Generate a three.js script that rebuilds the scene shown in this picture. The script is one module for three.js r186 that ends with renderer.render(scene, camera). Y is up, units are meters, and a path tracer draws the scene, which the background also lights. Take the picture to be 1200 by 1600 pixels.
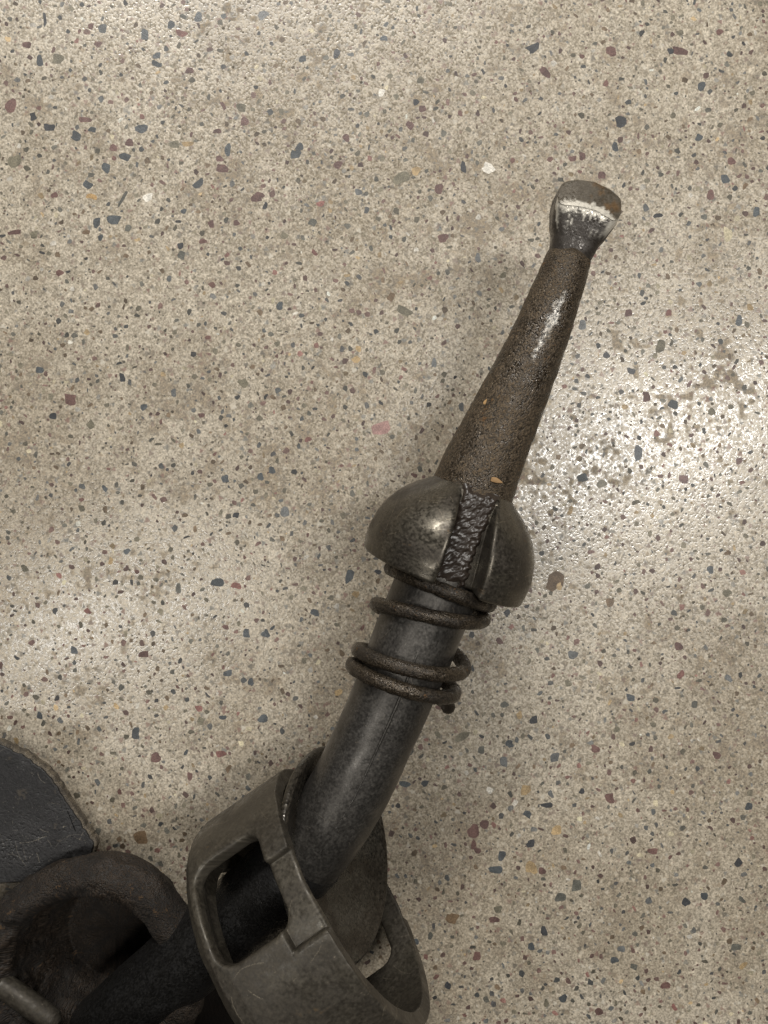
import * as THREE from 'three';
import { mergeGeometries } from 'three/addons/utils/BufferGeometryUtils.js';
import { RoundedBoxGeometry } from 'three/addons/geometries/RoundedBoxGeometry.js';
import { RectAreaLightUniformsLib } from 'three/addons/lights/RectAreaLightUniformsLib.js';

// ---------------------------------------------------------------- camera, light, exposure
const H = 0.45, F = 1232;                       // lens height above the floor (m), focal length (photo pixels)
const scene = new THREE.Scene();
const camera = new THREE.PerspectiveCamera(2 * Math.atan(800 / F) * 180 / Math.PI, 0.75, 0.01, 60);
camera.position.set(0, H, 0); camera.up.set(0, 0, -1); camera.lookAt(0, 0, 0);
scene.background = new THREE.Color(0.03, 0.029, 0.027);      // dim workshop air beyond the lamps
const renderer = new THREE.WebGLRenderer({ antialias: true });
renderer.toneMapping = THREE.LinearToneMapping; renderer.toneMappingExposure = 1.0;
renderer.shadowMap.enabled = true;
RectAreaLightUniformsLib.init();
const LAMPS = [                                  // x, y, z, turn, width, depth, radiance: the shop's ceiling lamps, then an added one
  [1.0, 2.6, -0.27, 0.31, 1.2, 0.3, 33],
  [-1.22, 2.6, 0.42, 0.31, 1.2, 0.3, 11],
  [-0.3, 1.6, -1.85, 0.2, 1.2, 0.3, 60],  // lower lamp added to make the floor brighter at the far end
];

// ---------------------------------------------------------------- helpers
let seed = 7;
function rnd() { seed = (seed + 0x6D2B79F5) | 0; let t = Math.imul(seed ^ (seed >>> 15), 1 | seed); t = (t + Math.imul(t ^ (t >>> 7), 61 | t)) ^ t; return ((t ^ (t >>> 14)) >>> 0) / 4294967296; }
const rr = (a, b) => a + (b - a) * rnd();
const clamp = (x, a, b) => Math.min(b, Math.max(a, x));
const sst = (a, b, x) => { const t = clamp((x - a) / (b - a), 0, 1); return t * t * (3 - 2 * t); };
const lerp = (a, b, t) => a + (b - a) * t;
const V = (x, y, z) => new THREE.Vector3(x, y, z);
const P = (px, py, h) => V((px - 600) / F * (H - h), h, (py - 800) / F * (H - h));   // photo pixel + real height -> place
const taken = {};
function numbered(n) { taken[n] = (taken[n] ?? -1) + 1; return taken[n] ? n + '_' + String(taken[n]).padStart(3, '0') : n; }
function thing(name, label, category, group) {
  const o = new THREE.Group(); o.name = numbered(name); o.userData = { label, category }; if (group) o.userData.group = group;
  scene.add(o); return o;
}
function mesh(name, g, m, parent) {
  const o = new THREE.Mesh(g, m); o.name = name; o.castShadow = o.receiveShadow = true; parent.add(o); return o;
}
// hash noise in 3-D
function h3(x, y, z) { let h = Math.imul(x, 374761393) ^ Math.imul(y, 668265263) ^ Math.imul(z, 1440662683); h = Math.imul(h ^ (h >>> 13), 1274126177); return ((h ^ (h >>> 16)) >>> 0) / 4294967296; }
function n3(x, y, z) {
  const i = Math.floor(x), j = Math.floor(y), k = Math.floor(z); let u = x - i, v = y - j, w = z - k;
  u = u * u * (3 - 2 * u); v = v * v * (3 - 2 * v); w = w * w * (3 - 2 * w);
  const a = lerp(lerp(h3(i, j, k), h3(i + 1, j, k), u), lerp(h3(i, j + 1, k), h3(i + 1, j + 1, k), u), v);
  const b = lerp(lerp(h3(i, j, k + 1), h3(i + 1, j, k + 1), u), lerp(h3(i, j + 1, k + 1), h3(i + 1, j + 1, k + 1), u), v);
  return lerp(a, b, w) * 2 - 1;
}
const fb3 = (x, y, z) => n3(x, y, z) * .55 + n3(x * 2.1 + 9, y * 2.1, z * 2.1) * .28 + n3(x * 4.3, y * 4.3 + 5, z * 4.3) * .17;
// a tiling noise grid, n cells a side, sampled to size S
function grid(S, n, ny = n) {
  const g = new Float32Array(n * ny); for (let i = 0; i < n * ny; i++) g[i] = rnd();
  const o = new Float32Array(S * S);
  for (let y = 0; y < S; y++) {
    const fy = y * ny / S, j = Math.floor(fy), v0 = fy - j, v = v0 * v0 * (3 - 2 * v0), a = (j % ny) * n, b = ((j + 1) % ny) * n;
    for (let x = 0; x < S; x++) {
      const fx = x * n / S, i = Math.floor(fx), u0 = fx - i, u = u0 * u0 * (3 - 2 * u0), p = i % n, q = (i + 1) % n;
      o[y * S + x] = lerp(lerp(g[a + p], g[a + q], u), lerp(g[b + p], g[b + q], u), v);
    }
  }
  return o;
}
function tex(S, fill, srgb) {
  const d = new Uint8Array(S * S * 4), c = [0, 0, 0];
  for (let i = 0; i < S * S; i++) { fill(i, c); d[i * 4] = clamp(c[0], 0, 255); d[i * 4 + 1] = clamp(c[1], 0, 255); d[i * 4 + 2] = clamp(c[2], 0, 255); d[i * 4 + 3] = 255; }
  const t = new THREE.DataTexture(d, S, S); t.wrapS = t.wrapT = THREE.RepeatWrapping; t.magFilter = THREE.LinearFilter; t.minFilter = THREE.LinearMipmapLinearFilter; t.generateMipmaps = true;
  if (srgb) t.colorSpace = THREE.SRGBColorSpace; t.needsUpdate = true; return t;
}
const mix3 = (c, a, b, t) => { for (let k = 0; k < 3; k++) c[k] = lerp(a[k], b[k], t); };

// metal surfaces: base tone, second tone in patches, rust spots, pale dust specks, grain; uv in metres, one tile is `tile` metres
function metal({ base, patch, rust, dust = [120, 110, 95], rustAmt = .5, dustAmt = .02, grain = .5, scratch = 0, rough = .5, roughVar = .25, bump = .0003, metalness = .3, tile = .12, stretch = 1, hairs = 0 }) {
  const S = 512, big = grid(S, 5), mid = grid(S, 17), mid2 = grid(S, 43), fine = grid(S, 128), ff = grid(S, 256), sp = grid(S, 200), sc = grid(S, 160, 5), sc2 = grid(S, 230, 9);
  const hgt = new Float32Array(S * S);
  for (let i = 0; i < S * S; i++) hgt[i] = .5 + grain * ((fine[i] - .5) * .7 + (ff[i] - .5) * .6) + (mid2[i] - .5) * .35 - scratch * Math.max(0, sc2[i] - .8) * 2;
  const map = tex(S, (i, c) => {
    mix3(c, base, patch, sst(.35, .65, big[i] * .5 + mid[i] * .5));
    const r = sst(1 - rustAmt * .75, 1.05 - rustAmt * .5, mid[i] * .45 + mid2[i] * .35 + fine[i] * .2); mix3(c, c.slice(), rust, r * .8);
    const f = 1 + grain * (fine[i] + ff[i] - 1) * .75; c[0] *= f; c[1] *= f; c[2] *= f;
    if (scratch) { const s = sst(.72, .95, sc[i] * .6 + sc2[i] * .4) * scratch; mix3(c, c.slice(), dust, s); }
    const d = sst(1 - dustAmt * 6, 1.02 - dustAmt * 2, sp[i] * .6 + ff[i] * .4); mix3(c, c.slice(), dust, d * .8);
  }, true);
  if (hairs) { const d = map.image.data; for (let k = 0; k < hairs; k++) { let x = rnd() * S, y = rnd() * S, a = rnd() * 6.28; const n = 6 + rnd() * rnd() * 90, o = rr(.15, .8), cv = rr(-.03, .03); for (let q = 0; q < n; q++) { a += cv + rr(-.06, .06); x += Math.cos(a); y += Math.sin(a); const i = (((Math.floor(y) % S) + S) % S * S + ((Math.floor(x) % S) + S) % S) * 4, w = o * (rnd() < .75 ? 1 : .2); for (let e = 0; e < 3; e++) d[i + e] = lerp(d[i + e], dust[e], w); } } }
  const rm = tex(S, (i, c) => { const r = rough + roughVar * ((mid[i] - .5) * .9 + (fine[i] - .5) * 1.2 + (big[i] - .5) * .6); c[0] = c[1] = c[2] = 255 * clamp(r, .12, 1); });
  const bm = tex(S, (i, c) => { c[0] = c[1] = c[2] = 255 * clamp(hgt[i], 0, 1); });
  for (const t of [map, rm, bm]) t.repeat.set(1 / tile * stretch, 1 / tile);
  return new THREE.MeshStandardMaterial({ map, roughnessMap: rm, roughness: 1, bumpMap: bm, bumpScale: bump, metalness, vertexColors: false });
}

// naive surface nets: a closed shape given by its distance field
function nets(sdf, mn, mx, cell, uv) {
  const n = [0, 1, 2].map((k) => Math.ceil((mx[k] - mn[k]) / cell) + 1), [nx, ny, nz] = n, f = new Float32Array(nx * ny * nz);
  for (let k = 0, q = 0; k < nz; k++) for (let j = 0; j < ny; j++) for (let i = 0; i < nx; i++, q++) f[q] = sdf(mn[0] + i * cell, mn[1] + j * cell, mn[2] + k * cell);
  const id = new Int32Array(nx * ny * nz).fill(-1), pos = [], idx = [], st = [1, nx, nx * ny];
  const cor = [0, 1, nx, nx + 1, nx * ny, nx * ny + 1, nx * ny + nx, nx * ny + nx + 1];
  const ed = [[0, 1], [2, 3], [4, 5], [6, 7], [0, 2], [1, 3], [4, 6], [5, 7], [0, 4], [1, 5], [2, 6], [3, 7]];
  for (let k = 0; k < nz - 1; k++) for (let j = 0; j < ny - 1; j++) for (let i = 0; i < nx - 1; i++) {
    const q = i + j * nx + k * nx * ny; let m = 0; for (let c = 0; c < 8; c++) if (f[q + cor[c]] < 0) m |= 1 << c;
    if (m === 0 || m === 255) continue;
    let x = 0, y = 0, z = 0, w = 0;
    for (const [a, b] of ed) {
      if (((m >> a) & 1) === ((m >> b) & 1)) continue;
      const fa = f[q + cor[a]], fbv = f[q + cor[b]], t = fa / (fa - fbv);
      x += lerp(a & 1, b & 1, t); y += lerp((a >> 1) & 1, (b >> 1) & 1, t); z += lerp(a >> 2, b >> 2, t); w++;
    }
    id[q] = pos.length / 3; pos.push(mn[0] + (i + x / w) * cell, mn[1] + (j + y / w) * cell, mn[2] + (k + z / w) * cell);
  }
  for (let k = 1; k < nz - 1; k++) for (let j = 1; j < ny - 1; j++) for (let i = 1; i < nx - 1; i++) {
    const q = i + j * nx + k * nx * ny;
    for (let a = 0; a < 3; a++) {
      const s0 = f[q] < 0, s1 = f[q + st[a]] < 0; if (s0 === s1) continue;
      const b = st[(a + 1) % 3], c = st[(a + 2) % 3], v0 = id[q], v1 = id[q - b], v2 = id[q - b - c], v3 = id[q - c];
      if (s0) idx.push(v0, v1, v2, v0, v2, v3); else idx.push(v0, v2, v1, v0, v3, v2);
    }
  }
  const N = pos.length / 3, nor = new Float32Array(N * 3), uvs = new Float32Array(N * 2), e = cell * .6;
  for (let v = 0; v < N; v++) {
    const x = pos[v * 3], y = pos[v * 3 + 1], z = pos[v * 3 + 2];
    const gx = sdf(x + e, y, z) - sdf(x - e, y, z), gy = sdf(x, y + e, z) - sdf(x, y - e, z), gz = sdf(x, y, z + e) - sdf(x, y, z - e), l = Math.hypot(gx, gy, gz) || 1;
    nor.set([gx / l, gy / l, gz / l], v * 3); const t = uv(x, y, z); uvs[v * 2] = t[0]; uvs[v * 2 + 1] = t[1];
  }
  const g = new THREE.BufferGeometry();
  g.setAttribute('position', new THREE.Float32BufferAttribute(pos, 3)); g.setAttribute('normal', new THREE.BufferAttribute(nor, 3)); g.setAttribute('uv', new THREE.BufferAttribute(uvs, 2)); g.setIndex(idx);
  return g;
}
function sdPoly(pts, x, y) {                     // signed distance to a polygon, inside negative
  let d = 1e9, s = 1;
  for (let i = 0, j = pts.length - 1; i < pts.length; j = i++) {
    const [xi, yi] = pts[i], [xj, yj] = pts[j], ex = xj - xi, ey = yj - yi, wx = x - xi, wy = y - yi, t = clamp((wx * ex + wy * ey) / (ex * ex + ey * ey), 0, 1);
    const bx = wx - ex * t, by = wy - ey * t; d = Math.min(d, bx * bx + by * by);
    const c1 = y >= yi, c2 = y < yj, c3 = ex * wy > ey * wx; if ((c1 && c2 && c3) || (!c1 && !c2 && !c3)) s = -s;
  }
  return s * Math.sqrt(d);
}
const smax = (a, b, k) => { const h = Math.max(k - Math.abs(a - b), 0) / k; return Math.max(a, b) + h * h * k * .25; };
const smin = (a, b, k) => -smax(-a, -b, k);
// frame whose third axis is t: side (right of t seen from above), up, t
function frame(t) { const T = t.clone().normalize(), S = new THREE.Vector3().crossVectors(T, V(0, 1, 0)).normalize(), U = new THREE.Vector3().crossVectors(S, T).normalize(); return { S, U, T }; }
function place(o, pos, fr) { o.matrixAutoUpdate = true; const m = new THREE.Matrix4().makeBasis(fr.S, fr.U, fr.T.clone()); 
  // S, U, T is left-handed when S = T x up; use -S so that the basis is a rotation
  m.makeBasis(fr.S.clone().negate(), fr.U, fr.T); o.quaternion.setFromRotationMatrix(m); o.position.copy(pos); return o; }
// tube along a curve of points with radius per point: ring(u, phi) gives radius factor
function sweep(pts, rad, nu, nv, opt = {}) {
  const c = new THREE.CatmullRomCurve3(pts, false, 'centripetal'), pos = [], uv = [], idx = [], L = c.getLength();
  const last = pts.length - 1;
  for (let i = 0; i <= nu; i++) {
    const u = i / nu, p = c.getPoint(u), t = c.getTangent(u), f = frame(t), k = Math.min(last - 1e-6, u * last), k0 = Math.floor(k), r0 = lerp(rad[k0], rad[k0 + 1], k - k0);
    for (let j = 0; j <= nv; j++) {
      const a = j / nv * Math.PI * 2 + Math.PI, cs = Math.cos(a), sn = Math.sin(a), q = p.clone();
      let r = r0; if (opt.wob) r += opt.wob * fb3(p.x * opt.fr + cs * r0 * opt.fr, p.y * opt.fr + sn * r0 * opt.fr, p.z * opt.fr);
      q.addScaledVector(f.U, cs * r).addScaledVector(f.S, sn * r); pos.push(q.x, q.y, q.z); uv.push((a - Math.PI) * r0, u * L);
    }
  }
  const W = nv + 1;
  for (let i = 0; i < nu; i++) for (let j = 0; j < nv; j++) { const a = i * W + j, b = a + 1, d = a + W, e = d + 1; idx.push(a, b, e, a, e, d); }
  if (opt.caps) for (const [row, s] of [[0, 1], [nu, -1]]) {
    const p = c.getPoint(row / nu), ci = pos.length / 3; pos.push(p.x, p.y, p.z); uv.push(0, 0);
    for (let j = 0; j < nv; j++) { const a = row * W + j; if (s > 0) idx.push(ci, a + 1, a); else idx.push(ci, a, a + 1); }
  }
  const g = new THREE.BufferGeometry(); g.setAttribute('position', new THREE.Float32BufferAttribute(pos, 3)); g.setAttribute('uv', new THREE.Float32BufferAttribute(uv, 2)); g.setIndex(idx); g.computeVertexNormals();
  // join the seam's normals
  const nn = g.attributes.normal; for (let i = 0; i <= nu; i++) { const a = i * W, b = a + nv, m = V(nn.getX(a) + nn.getX(b), nn.getY(a) + nn.getY(b), nn.getZ(a) + nn.getZ(b)).normalize(); nn.setXYZ(a, m.x, m.y, m.z); nn.setXYZ(b, m.x, m.y, m.z); }
  return g;
}

// ---------------------------------------------------------------- floor
const TW = 0.66, TD = 0.66, S = 2048;
const floorMat = (() => {
  const big = grid(S, 6), big2 = grid(S, 13), mid = grid(S, 40), m2 = grid(S, 110), g0 = grid(S, 230), g1 = grid(S, 520), g2 = grid(S, 900), ff = grid(S, 1400), warp = grid(S, 70);
  const col = new Float32Array(S * S * 3), hgt = new Float32Array(S * S), rgh = new Float32Array(S * S);
  const A = [174, 164, 147], B = [156, 145, 127], D = [126, 113, 95];
  const c = [0, 0, 0];
  for (let i = 0; i < S * S; i++) {
    mix3(c, A, B, sst(.3, .7, big[i] * .4 + big2[i] * .3 + mid[i] * .3));
    const dirt = sst(.595, .70, m2[i] * .34 + mid[i] * .2 + big2[i] * .16 + g0[i] * .3);
    const gr = (g0[i] - .5) * .08 + (g1[i] - .5) * .12 + (g2[i] - .5) * .28 + (ff[i] - .5) * .34, f = 1 + gr;
    mix3(c, c.slice(), D, dirt * .55);
    col[i * 3] = c[0] * f; col[i * 3 + 1] = c[1] * f; col[i * 3 + 2] = c[2] * f;
    hgt[i] = .55 + (g1[i] - .5) * .30 + (g2[i] - .5) * .42 + (ff[i] - .5) * .2 + (m2[i] - .5) * .25 - dirt * .12;
    rgh[i] = .30 + (g0[i] - .5) * .14 + (g1[i] - .5) * .3 + (g2[i] - .5) * .4 + dirt * .4 + (big2[i] - .5) * .1;
  }
  // sand grains and crushed fines too small to be told apart singly
  const tones = [[108, 99, 85], [116, 100, 90], [106, 106, 102], [132, 120, 102], [120, 92, 82], [198, 188, 170], [148, 132, 110], [92, 87, 78], [200, 193, 178]];
  for (let k = 0; k < 80000; k++) {
    const cx = rnd() * S, cy = rnd() * S, r = .7 + Math.pow(rnd(), 3.2) * 3.9, el = rr(.45, 1), an = rnd() * 6.283, ca = Math.cos(an), sa = Math.sin(an), t = tones[Math.floor(rnd() * tones.length)], op = rr(.25, .75), R = Math.ceil(r + 1), dh = rr(-.1, .06), ph = rnd() * 6.28;
    for (let y = -R; y <= R; y++) for (let x = -R; x <= R; x++) {
      const u = (x * ca + y * sa), v = (-x * sa + y * ca) / el, d = Math.hypot(u, v) / (r * (1 + .25 * Math.cos(3 * Math.atan2(v, u) + ph))); if (d > 1.25) continue;
      const i = (((Math.floor(cy) + y + S) % S) * S + (Math.floor(cx) + x + S) % S), a = op * (1 - sst(.75, 1.25, d));
      for (let q = 0; q < 3; q++) col[i * 3 + q] = lerp(col[i * 3 + q], t[q], a); hgt[i] = lerp(hgt[i], .6 + dh, a); rgh[i] = lerp(rgh[i], .62, a * .8);
    }
  }
  // pin holes
  for (let k = 0; k < 2600; k++) {
    const cx = Math.floor(rnd() * S), cy = Math.floor(rnd() * S), r = .6 + Math.pow(rnd(), 4) * 2.4, R = Math.ceil(r);
    for (let y = -R; y <= R; y++) for (let x = -R; x <= R; x++) { if (Math.hypot(x, y) > r) continue; const i = ((cy + y + S) % S) * S + (cx + x + S) % S; hgt[i] = .05; rgh[i] = 1; for (let q = 0; q < 3; q++) col[i * 3 + q] *= .6; }
  }
  const map = tex(S, (i, o) => { o[0] = col[i * 3]; o[1] = col[i * 3 + 1]; o[2] = col[i * 3 + 2]; }, true);
  const rm = tex(S, (i, o) => { o[0] = o[1] = o[2] = 255 * clamp(rgh[i], .15, 1); });
  const bm = tex(S, (i, o) => { o[0] = o[1] = o[2] = 255 * clamp(hgt[i], 0, 1); });
  return new THREE.MeshPhysicalMaterial({ map, roughnessMap: rm, roughness: 1, bumpMap: bm, bumpScale: 0.00014, metalness: 0, ior: 1.6 });
})();
const floor = new THREE.Group(); floor.name = 'floor'; floor.userData = { kind: 'structure', label: 'worn tan concrete floor with exposed coloured aggregate', category: 'floor' }; scene.add(floor);
{
  const g = new THREE.PlaneGeometry(8, 8, 1, 1); g.rotateX(-Math.PI / 2);
  const p = g.attributes.position, uv = g.attributes.uv; for (let i = 0; i < p.count; i++) uv.setXY(i, p.getX(i) / TW + .5, p.getZ(i) / TD + .5);
  mesh('concrete', g, floorMat, floor);
}
// aggregate: flat ground stones set in the concrete
const grainMap = (() => { const a = grid(256, 9), b = grid(256, 60), c2 = grid(256, 128); const t = tex(256, (i, c) => { const f = 215 + 40 * (a[i] - .5) * 1.3 + 60 * (b[i] - .5) + 40 * (c2[i] - .5); c[0] = c[1] = c[2] = f; }, true); t.repeat.set(40, 40); return t; })();
const TONES = { b: [84, 88, 90], d: [66, 67, 69], s: [110, 111, 110], m: [110, 84, 78], r: [138, 98, 90], o: [118, 112, 95], g: [100, 99, 91], t: [186, 160, 120], a: [196, 160, 108], w: [222, 216, 204], c: [214, 202, 170], p: [186, 148, 140], n: [118, 98, 76] };
const lin = (v) => { v /= 255; return v <= .04045 ? v / 12.92 : Math.pow((v + .055) / 1.055, 2.4); };
const stoneMats = {};
for (const k in TONES) stoneMats[k] = [0, 1].map((q) => new THREE.MeshStandardMaterial({ color: new THREE.Color().setRGB(...TONES[k].map((v) => lin(v * (q ? 1.0 : 1.12)))), map: grainMap, bumpMap: grainMap, bumpScale: .00008, roughness: q ? .5 : .42 }));
function stoneGeo(rx, rz, n) {
  const pos = [0, 0, 0], idx = [], ring = [];
  const ph = rnd() * 6.28, ph2 = rnd() * 6.28, ex = rr(.5, .95), jag = rr(.04, .16);
  for (let i = 0; i < n; i++) { const a = (i + rr(-.28, .28)) / n * 6.2832, c = Math.cos(a), s = Math.sin(a), k = (1 + .14 * Math.cos(2 * a + ph) + .12 * Math.cos(3 * a + ph2) + rr(-jag, jag)); ring.push([Math.sign(c) * Math.pow(Math.abs(c), ex) * rx * k, Math.sign(s) * Math.pow(Math.abs(s), ex) * rz * k]); }
  const top = 0.00007;
  pos[1] = top;
  for (const [x, z] of ring) pos.push(x * .9, top * .9, z * .9);
  for (const [x, z] of ring) pos.push(x * 1.04, -.0006, z * 1.04);
  for (let i = 0; i < n; i++) { const a = 1 + i, b = 1 + (i + 1) % n, c = a + n, d = b + n; idx.push(0, b, a, a, b, d, a, d, c); }
  const g = new THREE.BufferGeometry(); g.setAttribute('position', new THREE.Float32BufferAttribute(pos, 3)); g.setIndex(idx);
  const uv = []; const ou = rnd(), ov = rnd(); for (let i = 0; i < pos.length; i += 3) uv.push(pos[i] + ou, pos[i + 2] + ov); g.setAttribute('uv', new THREE.Float32BufferAttribute(uv, 2));
  const nor = []; for (let i = 0; i < pos.length; i += 3) nor.push(0, 1, 0); g.setAttribute('normal', new THREE.Float32BufferAttribute(nor, 3)); return g;
}
const K = H / F;                                 // metres per photo pixel on the floor
// px, py, half width, half depth (px), tone, turn
const known = `17 165 9 13 m|62 95 6 9 b|90 92 10 8 o|160 45 8 7 s|226 54 6 10 b|267 39 7 7 b|310 27 7 8 b|283 52 10 6 r .4|245 87 7 5 b|245 100 8 5 b .3|153 69 7 5 m -.5|142 41 5 5 m|221 201 11 8 b -.5|119 213 10 7 b .5|77 199 8 7 d|202 223 8 6 m|177 231 6 7 m|195 245 11 6 b .4|273 226 8 7 o|293 225 9 5 t|356 234 6 10 b|349 264 8 7 m|343 248 6 6 m|310 287 10 6 b -.5|23 252 11 11 o|143 307 9 5 a .2|231 308 10 6 w -.4|192 310 3 15 g .5|178 343 13 7 b|151 348 7 8 b|200 356 6 6 g|330 350 6 6 m -.5|317 377 6 5 m|282 384 5 6 d|53 367 7 6 o|23 363 11 4 m|382 190 6 9 m .3|377 168 9 7 o|132 187 10 5 m|52 182 6 6 d -.4|70 30 3 11 d|42 70 7 6 m|85 305 6 5 m|650 267 8 7 t|628 278 14 9 o -.2|724 261 5 10 d|763 263 12 8 w .6|686 295 8 8 m|692 372 10 7 m|961 230 6 8 b -.3|1110 305 7 8 m|1137 366 7 12 c|1182 331 6 8 b|940 274 6 7 m|895 248 6 5 m|982 489 6 7 m|1155 501 6 9 b .3|1032 541 8 11 o|910 508 7 8 s|1052 632 10 7 b .3|997 708 7 14 b .2|632 486 15 6 o .5|678 567 4 9 s|721 636 4 9 s|747 403 5 8 s|462 241 8 8 b|970 190 11 9 d|852 113 13 6 m .6|955 80 8 10 m|1062 80 13 7 m .1|833 75 12 7 d -.5|1096 135 7 8 b|526 84 6 8 d|473 92 6 6 b|560 300 6 6 s|405 305 8 6 m|116 1016 6 6 b|225 1022 8 6 m|356 1052 7 6 b|392 1066 6 6 b|311 1107 6 5 r|348 1121 6 4 b|411 1123 8 8 b .4|212 1146 7 9 b|243 1184 9 8 m|345 1178 8 6 r -.3|377 1162 4 6 c|62 1118 5 6 b|220 1308 12 10 n|546 900 6 13 b .2|722 1151 13 7 o -.4|895 1023 8 8 s|415 991 7 6 b|492 957 7 6 b .3|953 941 8 7 n|821 1234 9 8 t|765 1235 5 6 w|855 1258 10 5 d|632 1225 10 5 b .4|664 1224 6 6 b|740 1299 10 12 m -.5|757 1288 7 9 m|740 1320 5 8 m|746 1329 6 5 m|775 1359 11 7 b|784 1337 6 9 b|829 1318 7 7 d|830 1356 9 11 t|953 1247 8 8 m|867 1183 8 8 s|787 1190 7 8 s|796 1162 7 6 b|752 1172 6 6 g|824 1272 8 5 b .6|901 1384 9 9 g|876 1402 9 8 g|850 1455 6 8 d|830 1479 6 6 b|745 1494 7 7 m|772 1437 8 6 m|707 1435 11 9 n .3|847 1361 6 6 m|870 1297 8 8 t|596 669 15 12 p -.3|110 624 10 9 m|83 650 6 6 d|62 578 6 6 b|191 590 5 7 d|445 800 9 8 s|340 910 11 8 b|407 745 6 6 b|425 735 6 6 b|352 748 7 6 b|369 805 5 5 d|369 915 8 6 r|416 990 5 7 b|385 990 6 7 b|1048 80 6 5 d|1155 720 6 6 m|560 545 5 5 t|437 478 6 7 b|468 230 7 7 b|345 262 8 7 m|400 310 9 6 m|596 145 6 6 w|660 170 7 5 m|600 60 6 5 b|1010 620 7 8 m|1110 890 6 7 b|1060 1010 7 7 m|985 1090 7 6 b|1120 1180 7 6 m|1020 1330 8 6 m|1100 1400 6 7 b|930 1170 7 6 m|1170 1260 6 7 b|1150 1480 8 6 g|960 1500 6 6 b|1040 1540 8 6 m|880 1560 7 7 b|700 1540 6 6 d|868 908 15 18 n .3|873 914 7 8 t`.split('|').map((s) => s.split(' '));
{
  const used = { cells: {}, push(u) { const k = Math.floor(u[0] / 30) + ',' + Math.floor(u[1] / 30); (this.cells[k] ??= []).push(u); } };
  const free = (x, y, r) => { const i = Math.floor(x / 30), j = Math.floor(y / 30); for (let a = -1; a < 2; a++) for (let b = -1; b < 2; b++) for (const u of used.cells[(i + a) + ',' + (j + b)] ?? []) { const d = r + u[2]; if ((u[0] - x) ** 2 + (u[1] - y) ** 2 < d * d) return false; } used.push([x, y, r]); return true; };
  let n = 0; const put = (px, py, a, b, tone, turn) => {
    const o = mesh('aggregate_stone' + (n ? '_' + String(n).padStart(3, '0') : ''), stoneGeo(a * K, b * K, 11), stoneMats[tone][n % 2], floor); n++;
    const p = P(px, py, 0); o.position.set(p.x, 0, p.z); o.rotation.y = turn;
  };
  for (const k of known) { used.push([+k[0], +k[1], Math.max(+k[2], +k[3]) * .9]); put(+k[0], +k[1], +k[2], +k[3], k[4], k[5] ? -k[5] : rr(-.2, .2)); }
  const pick = 'bbbdmmmmmooogsgsrtn';
  while (n < 300) { const x = rr(10, 1190), y = rr(10, 1590), a = rr(5, 8), b = a * rr(.5, 1); if (free(x, y, a * 1.3)) put(x, y, a, b, pick[Math.floor(rnd() * pick.length)], rnd() * 6.28); }
  const gs = [];
  for (let k = 0, t = 0; k < 10500 && t < 90000; t++) {
    const x = rr(-120, 1320), y = rr(-120, 1720), a = 1.7 + Math.pow(rnd(), 1.5) * 3.9, b = a * rr(.4, 1); if (!free(x, y, a * 1.05)) continue; k++;
    const g = stoneGeo(a * K, b * K, a > 3 ? 8 : 6), T = TONES['bbdmmmmooooggsgsrtcnnwmn'[Math.floor(rnd() * 24)]], v = rr(.75, 1.2), c = new Float32Array(g.attributes.position.count * 3);
    for (let i = 0; i < c.length; i++) c[i] = lin(Math.min(235, lerp(T[i % 3], [148, 138, 122][i % 3], .2) * v));
    g.setAttribute('color', new THREE.BufferAttribute(c, 3)); g.rotateY(rnd() * 6.28); const p = P(x, y, 0); g.translate(p.x, 0, p.z); gs.push(g);
  }
  const small = mesh('fine_aggregate', mergeGeometries(gs), new THREE.MeshStandardMaterial({ vertexColors: true, map: grainMap, bumpMap: grainMap, bumpScale: .00006, roughness: .48 }), floor); small.userData.kind = 'stuff';
}

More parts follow.
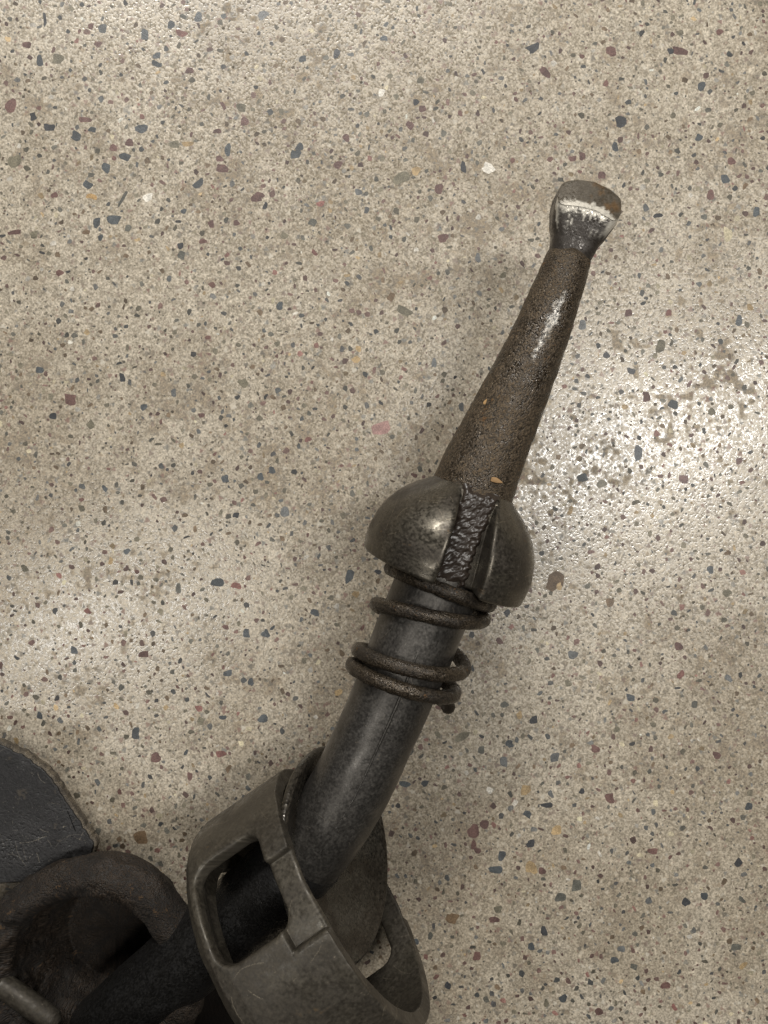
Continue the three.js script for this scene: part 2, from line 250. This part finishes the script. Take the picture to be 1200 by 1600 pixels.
// ---------------------------------------------------------------- materials of the metal things
const M = {
  handle: metal({ base: [66, 57, 46], patch: [78, 67, 53], rust: [92, 68, 44], rustAmt: .3, grain: 1, rough: .5, roughVar: .5, bump: .00032, dustAmt: .045, dust: [160, 146, 124], metalness: .35, tile: .07 }),
  smooth: metal({ base: [92, 89, 85], patch: [82, 79, 75], rust: [96, 84, 70], rustAmt: .25, grain: .35, scratch: .1, rough: .42, roughVar: .16, bump: .00008, metalness: .75, tile: .11, hairs: 60, dust: [150, 140, 125] }),
  shaded: metal({ base: [36, 35, 34], patch: [29, 28, 27], rust: [52, 46, 40], rustAmt: .2, grain: .4, rough: .42, roughVar: .4, bump: .00025, metalness: .3, tile: .08, dust: [90, 90, 90], dustAmt: .02 }),  // shaft steel with the shade put into its near-black colour
  collar: metal({ base: [86, 81, 72], patch: [72, 67, 60], rust: [92, 74, 54], rustAmt: .3, grain: .35, rough: .42, roughVar: .25, bump: .00007, metalness: .7, tile: .1, hairs: 160, dust: [168, 156, 134] }),
  housing: metal({ base: [76, 71, 62], patch: [66, 61, 53], rust: [90, 74, 54], rustAmt: .25, grain: .3, rough: .5, roughVar: .25, bump: .00012, metalness: .4, tile: .15, hairs: 120, dust: [140, 130, 112] }),
  spring: metal({ base: [66, 58, 48], patch: [54, 48, 41], rust: [98, 72, 46], rustAmt: .35, grain: .8, rough: .42, roughVar: .4, bump: .0003, dustAmt: .03, metalness: .5, tile: .06 }),
  cast: metal({ base: [39, 31, 23], patch: [31, 25, 19], rust: [66, 50, 33], rustAmt: .4, grain: .9, rough: .75, roughVar: .25, bump: .0006, metalness: .1, tile: .08 }),
  dish: metal({ base: [72, 69, 63], patch: [60, 55, 48], rust: [80, 58, 40], rustAmt: .3, grain: .6, rough: .36, roughVar: .35, bump: .0003, metalness: .55, tile: .1, dustAmt: .03 }),
  plate: metal({ base: [40, 39, 39], patch: [34, 33, 33], rust: [64, 58, 50], rustAmt: .35, dust: [150, 140, 122], dustAmt: .03, grain: .5, rough: .55, roughVar: .3, bump: .0003, metalness: .05, tile: .14, hairs: 150 }),
};
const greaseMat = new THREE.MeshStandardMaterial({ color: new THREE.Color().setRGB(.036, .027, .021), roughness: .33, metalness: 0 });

// ---------------------------------------------------------------- the lever
const lever = thing('steel_lever', 'long dark tapered steel lever with square tip and split ball collar', 'lever');
const lowPts = [P(135, 1636, .024), P(215, 1566, .036), P(309, 1484, .048), P(398, 1410, .058), P(452, 1361, .063), P(470, 1342, .0645), P(480, 1330, .0653)];
const shaftPts = [P(452, 1361, .063), P(503, 1299, .067), P(548, 1228, .070), P(583, 1155, .071), P(612, 1090, .072), P(648, 1000, .072), P(690, 898, .073), P(708, 850, .073)];
mesh('bent_shaft', sweep(shaftPts, [.0197, .0197, .0194, .0191, .0192, .0203, .0203, .0203], 120, 72, { wob: .0003, fr: 120, caps: true }), M.smooth, lever);
mesh('lower_shaft', sweep(lowPts, [.0198, .0198, .0198, .0198, .0199, .0200, .0198], 100, 72, { wob: .0006, fr: 140, caps: true }), M.shaded, lever).userData.label = 'lower end of the lever shaft with shade in its dark colour';
{ const top = shaftPts.slice(1, 6).map((p, i) => { const f = frame(shaftPts[i + 2].clone().sub(p)); return p.clone().addScaledVector(f.U, .01915 + (i > 2 ? .0004 : i === 0 ? .0003 : 0)).addScaledVector(f.S, .0015); });
  mesh('forging_seam', sweep(top, [.0003, .0004, .0006, .0007, .0007], 60, 8, { wob: .0002, fr: 400 }), M.smooth, lever); }
const rim = P(690, 898, .073), ballTop = P(750, 740, .077), ballF = frame(ballTop.clone().sub(rim));
{ // tapered handle, from inside the ball to the neck
  const pts = [P(725, 805, .0755), P(749, 738, .077), P(793, 640, .080), P(837, 541, .083), P(868, 461, .0855), P(889, 403, .0872), P(892, 394, .0874)];
  const g = sweep(pts, [.0205, .0190, .0162, .0136, .0118, .0102, .0094], 240, 96, { wob: .00035, fr: 260, caps: true });
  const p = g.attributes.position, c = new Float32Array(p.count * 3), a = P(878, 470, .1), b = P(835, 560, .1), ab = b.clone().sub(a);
  for (let i = 0; i < p.count; i++) { // rubbed streak with the handle's highlight painted into its colour
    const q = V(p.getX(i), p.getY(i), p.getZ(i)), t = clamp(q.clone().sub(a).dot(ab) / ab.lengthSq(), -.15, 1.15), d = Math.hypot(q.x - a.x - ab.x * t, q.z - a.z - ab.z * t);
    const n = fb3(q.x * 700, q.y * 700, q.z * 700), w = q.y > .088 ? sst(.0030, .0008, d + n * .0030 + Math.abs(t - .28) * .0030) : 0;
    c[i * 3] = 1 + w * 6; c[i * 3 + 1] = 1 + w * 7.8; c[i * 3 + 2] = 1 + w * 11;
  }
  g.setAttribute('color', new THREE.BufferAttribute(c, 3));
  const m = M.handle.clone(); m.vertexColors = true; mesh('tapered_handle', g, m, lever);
}
{ // split ball collar
  const prof = [[0, 0], [0, .0388], [.0008, .0395], [.006, .0402], [.012, .0402], [.0215, .0382], [.0300, .0336], [.0362, .0280], [.0408, .0224], [.0440, .0185], [.046, .015], [.046, 0]];
  { const dome = new THREE.SplineCurve(prof.slice(3, 10).map((p) => new THREE.Vector2(...p))).getPoints(60).map((p) => [p.x, p.y]); prof.splice(3, 7, ...dome); }
  const g0 = 5 * Math.PI / 180;
  const sdf = (x, y, z) => { // local: x = left(-S), y = up, z = along
    const s = -x, r = Math.hypot(s, y);
    let d = sdPoly(prof, z, r) - .0004 + .0002 * fb3(x * 60, y * 60, z * 60);
    for (let k = 0; k < 3; k++) {
      const a = g0 + k * 2.094, u = s * Math.sin(a) + y * Math.cos(a), v = s * Math.cos(a) - y * Math.sin(a), w = .0084 + (v > 0 ? .0030 * sst(.034, .0, z) : 0);
      const gr = Math.max(Math.abs(v) - w, .0200 - u); d = smax(d, -gr, .0028);
    }
    return d;
  };
  const o = mesh('ball_collar', nets(sdf, [-.043, -.043, -.002], [.043, .043, .057], .00072, (x, y, z) => [Math.atan2(-x, y) * .03, z]), M.collar, lever); place(o, rim, ballF);
  // grease packed in the slot: thing > part > sub-part
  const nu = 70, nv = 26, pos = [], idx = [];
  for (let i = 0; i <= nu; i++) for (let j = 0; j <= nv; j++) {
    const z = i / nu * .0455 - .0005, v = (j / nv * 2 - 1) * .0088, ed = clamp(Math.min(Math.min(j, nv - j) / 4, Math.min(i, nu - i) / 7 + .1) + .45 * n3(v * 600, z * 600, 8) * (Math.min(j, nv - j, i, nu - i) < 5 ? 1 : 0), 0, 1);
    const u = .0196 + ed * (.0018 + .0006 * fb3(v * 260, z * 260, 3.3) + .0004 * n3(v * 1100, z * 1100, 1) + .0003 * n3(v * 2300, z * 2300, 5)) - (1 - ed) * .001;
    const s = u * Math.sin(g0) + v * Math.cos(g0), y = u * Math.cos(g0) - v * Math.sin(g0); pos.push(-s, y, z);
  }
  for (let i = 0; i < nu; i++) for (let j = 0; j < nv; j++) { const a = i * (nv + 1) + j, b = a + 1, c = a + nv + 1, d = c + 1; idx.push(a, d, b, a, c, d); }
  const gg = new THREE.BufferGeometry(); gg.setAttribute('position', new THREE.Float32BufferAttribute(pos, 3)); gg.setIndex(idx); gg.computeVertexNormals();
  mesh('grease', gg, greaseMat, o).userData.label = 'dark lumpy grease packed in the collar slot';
}
{ // square flared tip with a bevelled end
  const N0 = P(889, 403, .0872), f = frame(P(936, 262, .0925).sub(N0)), nu = 150, nv = 128, pos = [], idx = [], uv = [], col = [];
  const Ls = [-.006, .0, .006, .012, .018, .023, .027, .033, .037], Ws = [.0100, .0096, .0106, .0128, .0146, .0150, .0144, .0124, .0100], Ds = [.0098, .0095, .0098, .0106, .0114, .0119, .0120, .0118, .0108], Es = [2, 2.3, 3.2, 4.6, 5.5, 5.5, 5, 4.5, 4];
  const at = (A, s) => { let k = 0; while (k < Ls.length - 2 && s > Ls[k + 1]) k++; const t = sst(Ls[k], Ls[k + 1], s) * .4 + .6 * clamp((s - Ls[k]) / (Ls[k + 1] - Ls[k]), 0, 1); return lerp(A[k], A[k + 1], t); };
  for (let i = 0; i <= nu; i++) for (let j = 0; j <= nv; j++) {
    const cap = i > nu - 30, s0 = lerp(-.006, .037, Math.min(1, i / (nu - 30))), k = cap ? 1 - (i - nu + 30) / 30 : 1;
    const a = j / nv * 6.28318 + Math.PI, e = at(Es, s0), c = Math.cos(a), sn = Math.sin(a), rr0 = Math.pow(Math.pow(Math.abs(c), e) + Math.pow(Math.abs(sn), e), -1 / e);
    let x = sn * rr0 * at(Ws, s0) * k, y = c * rr0 * at(Ds, s0) * k;
    const lim = .0335 - 1.75 * Math.max(0, y - .0042) - 20 * x * x - .0004 * fb3(x * 300, y * 300, 2) ;
    const beyond = s0 > lim, s = smin(s0, lim, .0016);
    const q = N0.clone().addScaledVector(f.S, x).addScaledVector(f.U, y).addScaledVector(f.T, s); pos.push(q.x, q.y, q.z); uv.push(x + y, s);
    // rubbed bright edges and scratches on the top face
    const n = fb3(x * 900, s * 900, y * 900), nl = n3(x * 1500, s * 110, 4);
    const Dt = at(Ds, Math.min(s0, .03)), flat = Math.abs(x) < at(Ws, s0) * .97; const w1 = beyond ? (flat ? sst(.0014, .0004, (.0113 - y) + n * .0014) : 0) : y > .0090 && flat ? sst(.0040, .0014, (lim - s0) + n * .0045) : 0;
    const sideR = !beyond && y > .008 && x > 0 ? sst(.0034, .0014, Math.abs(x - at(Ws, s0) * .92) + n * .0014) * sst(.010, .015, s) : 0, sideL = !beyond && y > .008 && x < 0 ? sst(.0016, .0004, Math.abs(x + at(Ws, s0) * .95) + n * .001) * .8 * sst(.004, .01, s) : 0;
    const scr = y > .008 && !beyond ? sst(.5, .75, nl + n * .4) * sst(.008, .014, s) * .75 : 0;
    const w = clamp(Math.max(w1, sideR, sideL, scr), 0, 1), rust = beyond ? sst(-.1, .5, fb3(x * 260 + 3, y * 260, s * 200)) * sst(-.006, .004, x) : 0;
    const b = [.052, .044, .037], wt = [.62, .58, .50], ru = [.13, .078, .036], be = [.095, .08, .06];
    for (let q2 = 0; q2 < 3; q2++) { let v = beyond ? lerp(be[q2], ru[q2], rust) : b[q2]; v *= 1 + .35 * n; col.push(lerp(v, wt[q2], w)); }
  }
  const W = nv + 1; for (let i = 0; i < nu; i++) for (let j = 0; j < nv; j++) { const a = i * W + j, b = a + 1, d = a + W, e = d + 1; idx.push(a, b, e, a, e, d); }
  const g = new THREE.BufferGeometry(); g.setAttribute('position', new THREE.Float32BufferAttribute(pos, 3)); g.setAttribute('uv', new THREE.Float32BufferAttribute(uv, 2)); g.setAttribute('color', new THREE.Float32BufferAttribute(col, 3)); g.setIndex(idx); g.computeVertexNormals();
  mesh('square_tip', g, new THREE.MeshStandardMaterial({ vertexColors: true, roughnessMap: M.handle.roughnessMap, roughness: .9, bumpMap: M.collar.bumpMap, bumpScale: .00025, metalness: .3 }), lever).userData.label = 'flared square tip with pale rubbed edges and rusty bevelled end';
}

// ---------------------------------------------------------------- loose coil spring round the lever
{
  const sp = thing('coil_spring', 'greasy brown coil spring hanging loose round the lever shaft under ball collar', 'spring');
  const O = P(603, 1110, .0715), f = frame(P(680, 916, .0715).sub(O)), m = (H - .0715) / F, key = [40, 46, 66, 71, 108, 148, 191, 209, 214, 217], pts = [], rad = [];
  const n = (key.length - 1) * 14;
  for (let i = 0; i <= n; i++) {
    const t = i / 14, k = Math.min(key.length - 2, Math.floor(t)), a0 = key[Math.max(0, k - 1)], a1 = key[k], a2 = key[k + 1], a3 = key[Math.min(key.length - 1, k + 2)], u = t - k;
    const al = .5 * (2 * a1 + (a2 - a0) * u + (2 * a0 - 5 * a1 + 4 * a2 - a3) * u * u + (3 * a1 - a0 - 3 * a2 + a3) * u * u * u) * m;
    const th = (t - 1) * Math.PI, R = .0252;                       // th = 0 at the left, pi at the right, over the top between
    pts.push(O.clone().addScaledVector(f.T, al).addScaledVector(f.S, .0022 - Math.cos(th) * R).addScaledVector(f.U, -.0012 + Math.sin(th) * R)); rad.push(.0034);
  }
  const c = new THREE.CatmullRomCurve3(pts), g = new THREE.TubeGeometry(c, 620, .0034, 22, false), p = g.attributes.position, nn = g.attributes.normal, uv = g.attributes.uv, L = c.getLength();
  for (let i = 0; i < p.count; i++) {
    const x = p.getX(i), y = p.getY(i), z = p.getZ(i), d = .00035 * fb3(x * 420, y * 420, z * 420) + .0003 * Math.max(0, n3(x * 1100, y * 1100, z * 1100));
    p.setXYZ(i, x + nn.getX(i) * d, y + nn.getY(i) * d, z + nn.getZ(i) * d); uv.setXY(i, uv.getX(i) * L, uv.getY(i) * .021);
  }
  g.computeVertexNormals();
  const parts = [g]; for (const e of [0, 1]) { const s = new THREE.SphereGeometry(.0034, 16, 10), q = c.getPoint(e); s.translate(q.x, q.y, q.z); parts.push(s); }
  mesh('coil', mergeGeometries(parts), M.spring, sp);
}

// ---------------------------------------------------------------- slotted housing
const RH = .065, hA = V(.82, 0, -.57).normalize(), hC = P(532, 1400, .065), hF = frame(hA);
{
  const ho = thing('slotted_housing', 'grey steel cup housing with side windows lying on its side on concrete', 'housing');
  const prof = [[.0075, RH], [-.036, RH], [-.042, RH - .0015], [-.0465, RH - .006], [-.0485, RH - .012], [-.0485, .042], [-.0435, .042], [-.0435, RH - .015], [-.039, RH - .0075], [-.034, RH - .0062], [.0075, RH - .0058]];
  const win = (along, ph, c, hw, a0, a1) => { let d = ph - c; d = Math.atan2(Math.sin(d), Math.cos(d)); const x = Math.abs(d) * RH - hw + .0085, y = Math.abs(along - (a0 + a1) / 2) - (a1 - a0) / 2 + .0085; return Math.hypot(Math.max(x, 0), Math.max(y, 0)) + Math.min(Math.max(x, y), 0) - .0085; };
  const D = Math.PI / 180;
  const sdf = (x, y, z) => {
    const s = -x, r = Math.hypot(s, y), ph = Math.atan2(s, y);
    let d = sdPoly(prof, z + .0008 * fb3(x * 60, y * 60, 1), r) - .0006 + .00035 * fb3(x * 130, y * 130, z * 130);
    for (const c of [-42, 138]) { const w = win(z, ph, c * D, .0235, -.0390, -.0045); d = smax(d, -(r > .03 ? w : 1), .0024); }
    for (const c of [-30, 150]) { let a = ph - c * D; a = Math.abs(Math.atan2(Math.sin(a), Math.cos(a))) * RH; d = smax(d, -Math.max(RH - .0036 - r, a - .0182, -.008 - z), .0022); } // bridge set back past each window
    return d;
  };
  const o = mesh('cup_wall', nets(sdf, [-.069, -.069, -.052], [.069, .069, .011], .0009, (x, y, z) => [Math.atan2(-x, y) * RH, z + Math.hypot(x, y)]), M.housing, ho); place(o, hC, hF);
}
// ---------------------------------------------------------------- dished washer on the bend
{
  const di = thing('dished_washer', 'rusty round dished washer on the lever bend in the housing mouth', 'washer');
  const a = V(.885, .385, -.262).normalize(), f = frame(a), Rd = .0508, lip = .0024, C = P(529, 1331, .0605).addScaledVector(a, .003), dep = .0115;   // C: centre of the lip
  const g2 = [], n = 26, prof = (r) => dep * (Math.pow(r / Rd, 2.2) - 1);
  for (let i = 0; i <= n; i++) { const r = lerp(.006, Rd - lip, i / n); g2.push(new THREE.Vector2(r, prof(r))); }
  for (let i = 1; i < 9; i++) { const t = i / 9 * Math.PI; g2.push(new THREE.Vector2(Rd - lip + lip * Math.sin(t), prof(Rd - lip) - lip * (1 - Math.cos(t)))); }
  for (let i = n; i >= 0; i--) { const r = lerp(.006, Rd - lip, i / n); g2.push(new THREE.Vector2(r, prof(r) - lip * 2)); }
  g2.push(g2[0].clone());
  const g = new THREE.LatheGeometry(g2, 120); const p = g.attributes.position, uv = g.attributes.uv;
  for (let i = 0; i < p.count; i++) uv.setXY(i, Math.atan2(p.getX(i), p.getZ(i)) * .03, Math.hypot(p.getX(i), p.getZ(i)));
  const o = mesh('dish', g, M.dish, di); o.quaternion.setFromUnitVectors(V(0, 1, 0), f.T); o.position.copy(C);
}
// ---------------------------------------------------------------- rough casting that takes the lower end of the shaft
{
  const ca = thing('cast_socket', 'rough brown cast iron socket with dark round mouth', 'casting');
  const C = V(-.149, 0, .233);
  const sdf = (x, y, z) => {
    const r = Math.hypot(x - C.x, z - C.z), nz = fb3(x * 45, y * 45, z * 45) * .0035 + fb3(x * 150, y * 150, z * 150) * .0012 * (x < -.18 ? 2 : 1);
    // ring: thick rounded lip on a tapering pot
    const wall = Math.max(Math.abs(r - .030 - .019 * clamp(y / .05, 0, 1)) * .93 - .005, y - .05, -y);
    let d = smin(Math.hypot(r - .0485, (y - .049)) - .0098, wall, .008); d = Math.min(d, smax(r - .034, y - .008, .003));
    d += nz;
    return Math.max(d, .0003 - y);
  };
  mesh('pot', nets(sdf, [-.215, -.004, .166], [-.082, .068, .300], .0016, (x, y, z) => [Math.atan2(x - C.x, C.z - z) * .05, Math.hypot(x - C.x, z - C.z) - y]), M.cast, ca);
  { const g = new RoundedBoxGeometry(.030, .032, .13, 4, .008); g.translate(-.088, .0165, .315); mesh('shadow_fill_block', g, M.cast, ca); }  // dark block added in place of the shadow under the shaft
  const shadeBlock = mesh('added_shade_block', mergeGeometries([[-.21, .17, .47, .34, .338, .26], [-.20, .214, .300, .32, .17, .13]].map(([x, y, z, a, b, c]) => { const g = new RoundedBoxGeometry(a, b, c, 4, .025); g.translate(x, y + .001, z); return g; })), M.cast, ca);  // unseen block, added to shade the lower left corner
  for (let i = 0; i < 4; i++) { const g = new THREE.CylinderGeometry(.011, .011, .012, 6); g.translate(-.31 + i * .07, .351, .24); mesh('added_bolt_head', g, M.housing, shadeBlock); }  // bolts that dress the added block
  const p0 = P(34, 1560, .055), p1 = P(92, 1600, .059);
  mesh('pin', sweep([p0.clone().addScaledVector(p1.clone().sub(p0), -.6), p0, p0.clone().lerp(p1, .55), p0.clone().lerp(p1, .86), p1], [.0055, .0055, .0055, .0048, .002], 30, 24, { caps: true, wob: .0004, fr: 200 }), M.housing, ca);
}
// ---------------------------------------------------------------- dark plate at the side
{
  const pl = thing('dark_plate', 'flat black plate with clipped corners and chipped pale edge on concrete', 'plate');
  const h = .036, raw = [[-260, 1150], [-20, 1152], [10, 1164], [46, 1183], [84, 1217], [108, 1254], [136, 1296], [149, 1322], [143, 1346], [130, 1364], [90, 1378], [-260, 1400]].map(([x, y]) => P(x, y, h));
  const out = new THREE.CatmullRomCurve3(raw.slice(1, 10), false, 'centripetal').getPoints(90).map((p, i) => p.add(V(.0006 * n3(i * .6, 1, 1) + .0003 * n3(i * 1.7, 4, 1), 0, .0006 * n3(i * .6, 7, 2)))); out.unshift(raw[0]); out.push(raw[10], raw[11]);
  const make = (inset, y0, y1, bev) => { const s = new THREE.Shape(out.map((p) => new THREE.Vector2(p.x, -p.z))); const g = new THREE.ExtrudeGeometry(s, { depth: y1 - y0 - bev * 2, bevelEnabled: true, bevelThickness: bev, bevelSize: bev, bevelOffset: -bev - inset, bevelSegments: 3 }); g.rotateX(-Math.PI / 2); g.translate(0, y0 + bev, 0); return g; };
  mesh('slab', make(.0012, .0322, h, .0006), M.plate, pl);
  const rimM = metal({ base: [104, 95, 81], patch: [78, 71, 61], rust: [56, 51, 45], rustAmt: .5, grain: .7, rough: .8, bump: .0004, metalness: 0, tile: .05 });
  mesh('chipped_edge', make(0, .0290, .0350, .0012), rimM, pl);
  { const g = new RoundedBoxGeometry(.09, .0285, .05, 3, .004); g.translate(-.25, .0145, .160); mesh('foot_block', g, M.plate, pl); }
}
// ---------------------------------------------------------------- crumbs on the lever
{
  const chip = (name, label, p, l, w, turn, col) => {
    const g = new THREE.IcosahedronGeometry(1, 2), q = g.attributes.position; for (let i = 0; i < q.count; i++) { const x = q.getX(i), y = q.getY(i), z = q.getZ(i), k = 1 + .35 * fb3(x * 2 + p.x * 90, y * 2, z * 2); q.setXYZ(i, x * l * k, y * w * .45 * k, z * w * k * (1 - .4 * x)); } g.computeVertexNormals();
    const o = mesh(name, g, new THREE.MeshStandardMaterial({ color: new THREE.Color().setRGB(...col), roughness: .8 }), scene); o.position.copy(p); o.rotation.y = turn; o.userData = { label, category: 'chip' };
  };
  chip('wood_chip', 'small orange brown wood chip lying on lever just above the collar slot', P(776, 751, .0965), .0026, .0011, -.3, [.30, .18, .08]);
  chip('wood_chip_001', 'tiny tan wood sliver stuck on the side of the tapered handle', P(758, 628, .0935), .0013, .0006, 1.1, [.40, .24, .10]);
}
// ---------------------------------------------------------------- ceiling lamps and the added lower lamp
LAMPS.forEach(([x, y, z, turn, w, d, I], i) => {
  const t = thing('ceiling_or_added_lamp', 'long white fluorescent lamp on the ceiling or added lower above concrete floor', 'lamp', 'ceiling lamps of the workshop'); t.position.set(x, y, z); t.rotation.y = turn;
  const box = mesh('lamp_housing', new THREE.BoxGeometry(w + .06, .06, d + .06), new THREE.MeshStandardMaterial({ color: 0xd8d8d4, roughness: .6 }), t); box.position.y = .05;
  const df = mesh('diffuser', new THREE.BoxGeometry(w, .012, d), new THREE.MeshStandardMaterial({ color: 0xffffff, emissive: new THREE.Color(1, .96, .88), emissiveIntensity: 1, roughness: .8 }), t); df.position.y = .012;
  const L = new THREE.RectAreaLight(new THREE.Color(1, .975, .93), I, w, d); L.name = 'lamp_light'; L.rotation.set(-Math.PI / 2, 0, 0); L.position.y = 0; t.add(L);
});
renderer.render(scene, camera);
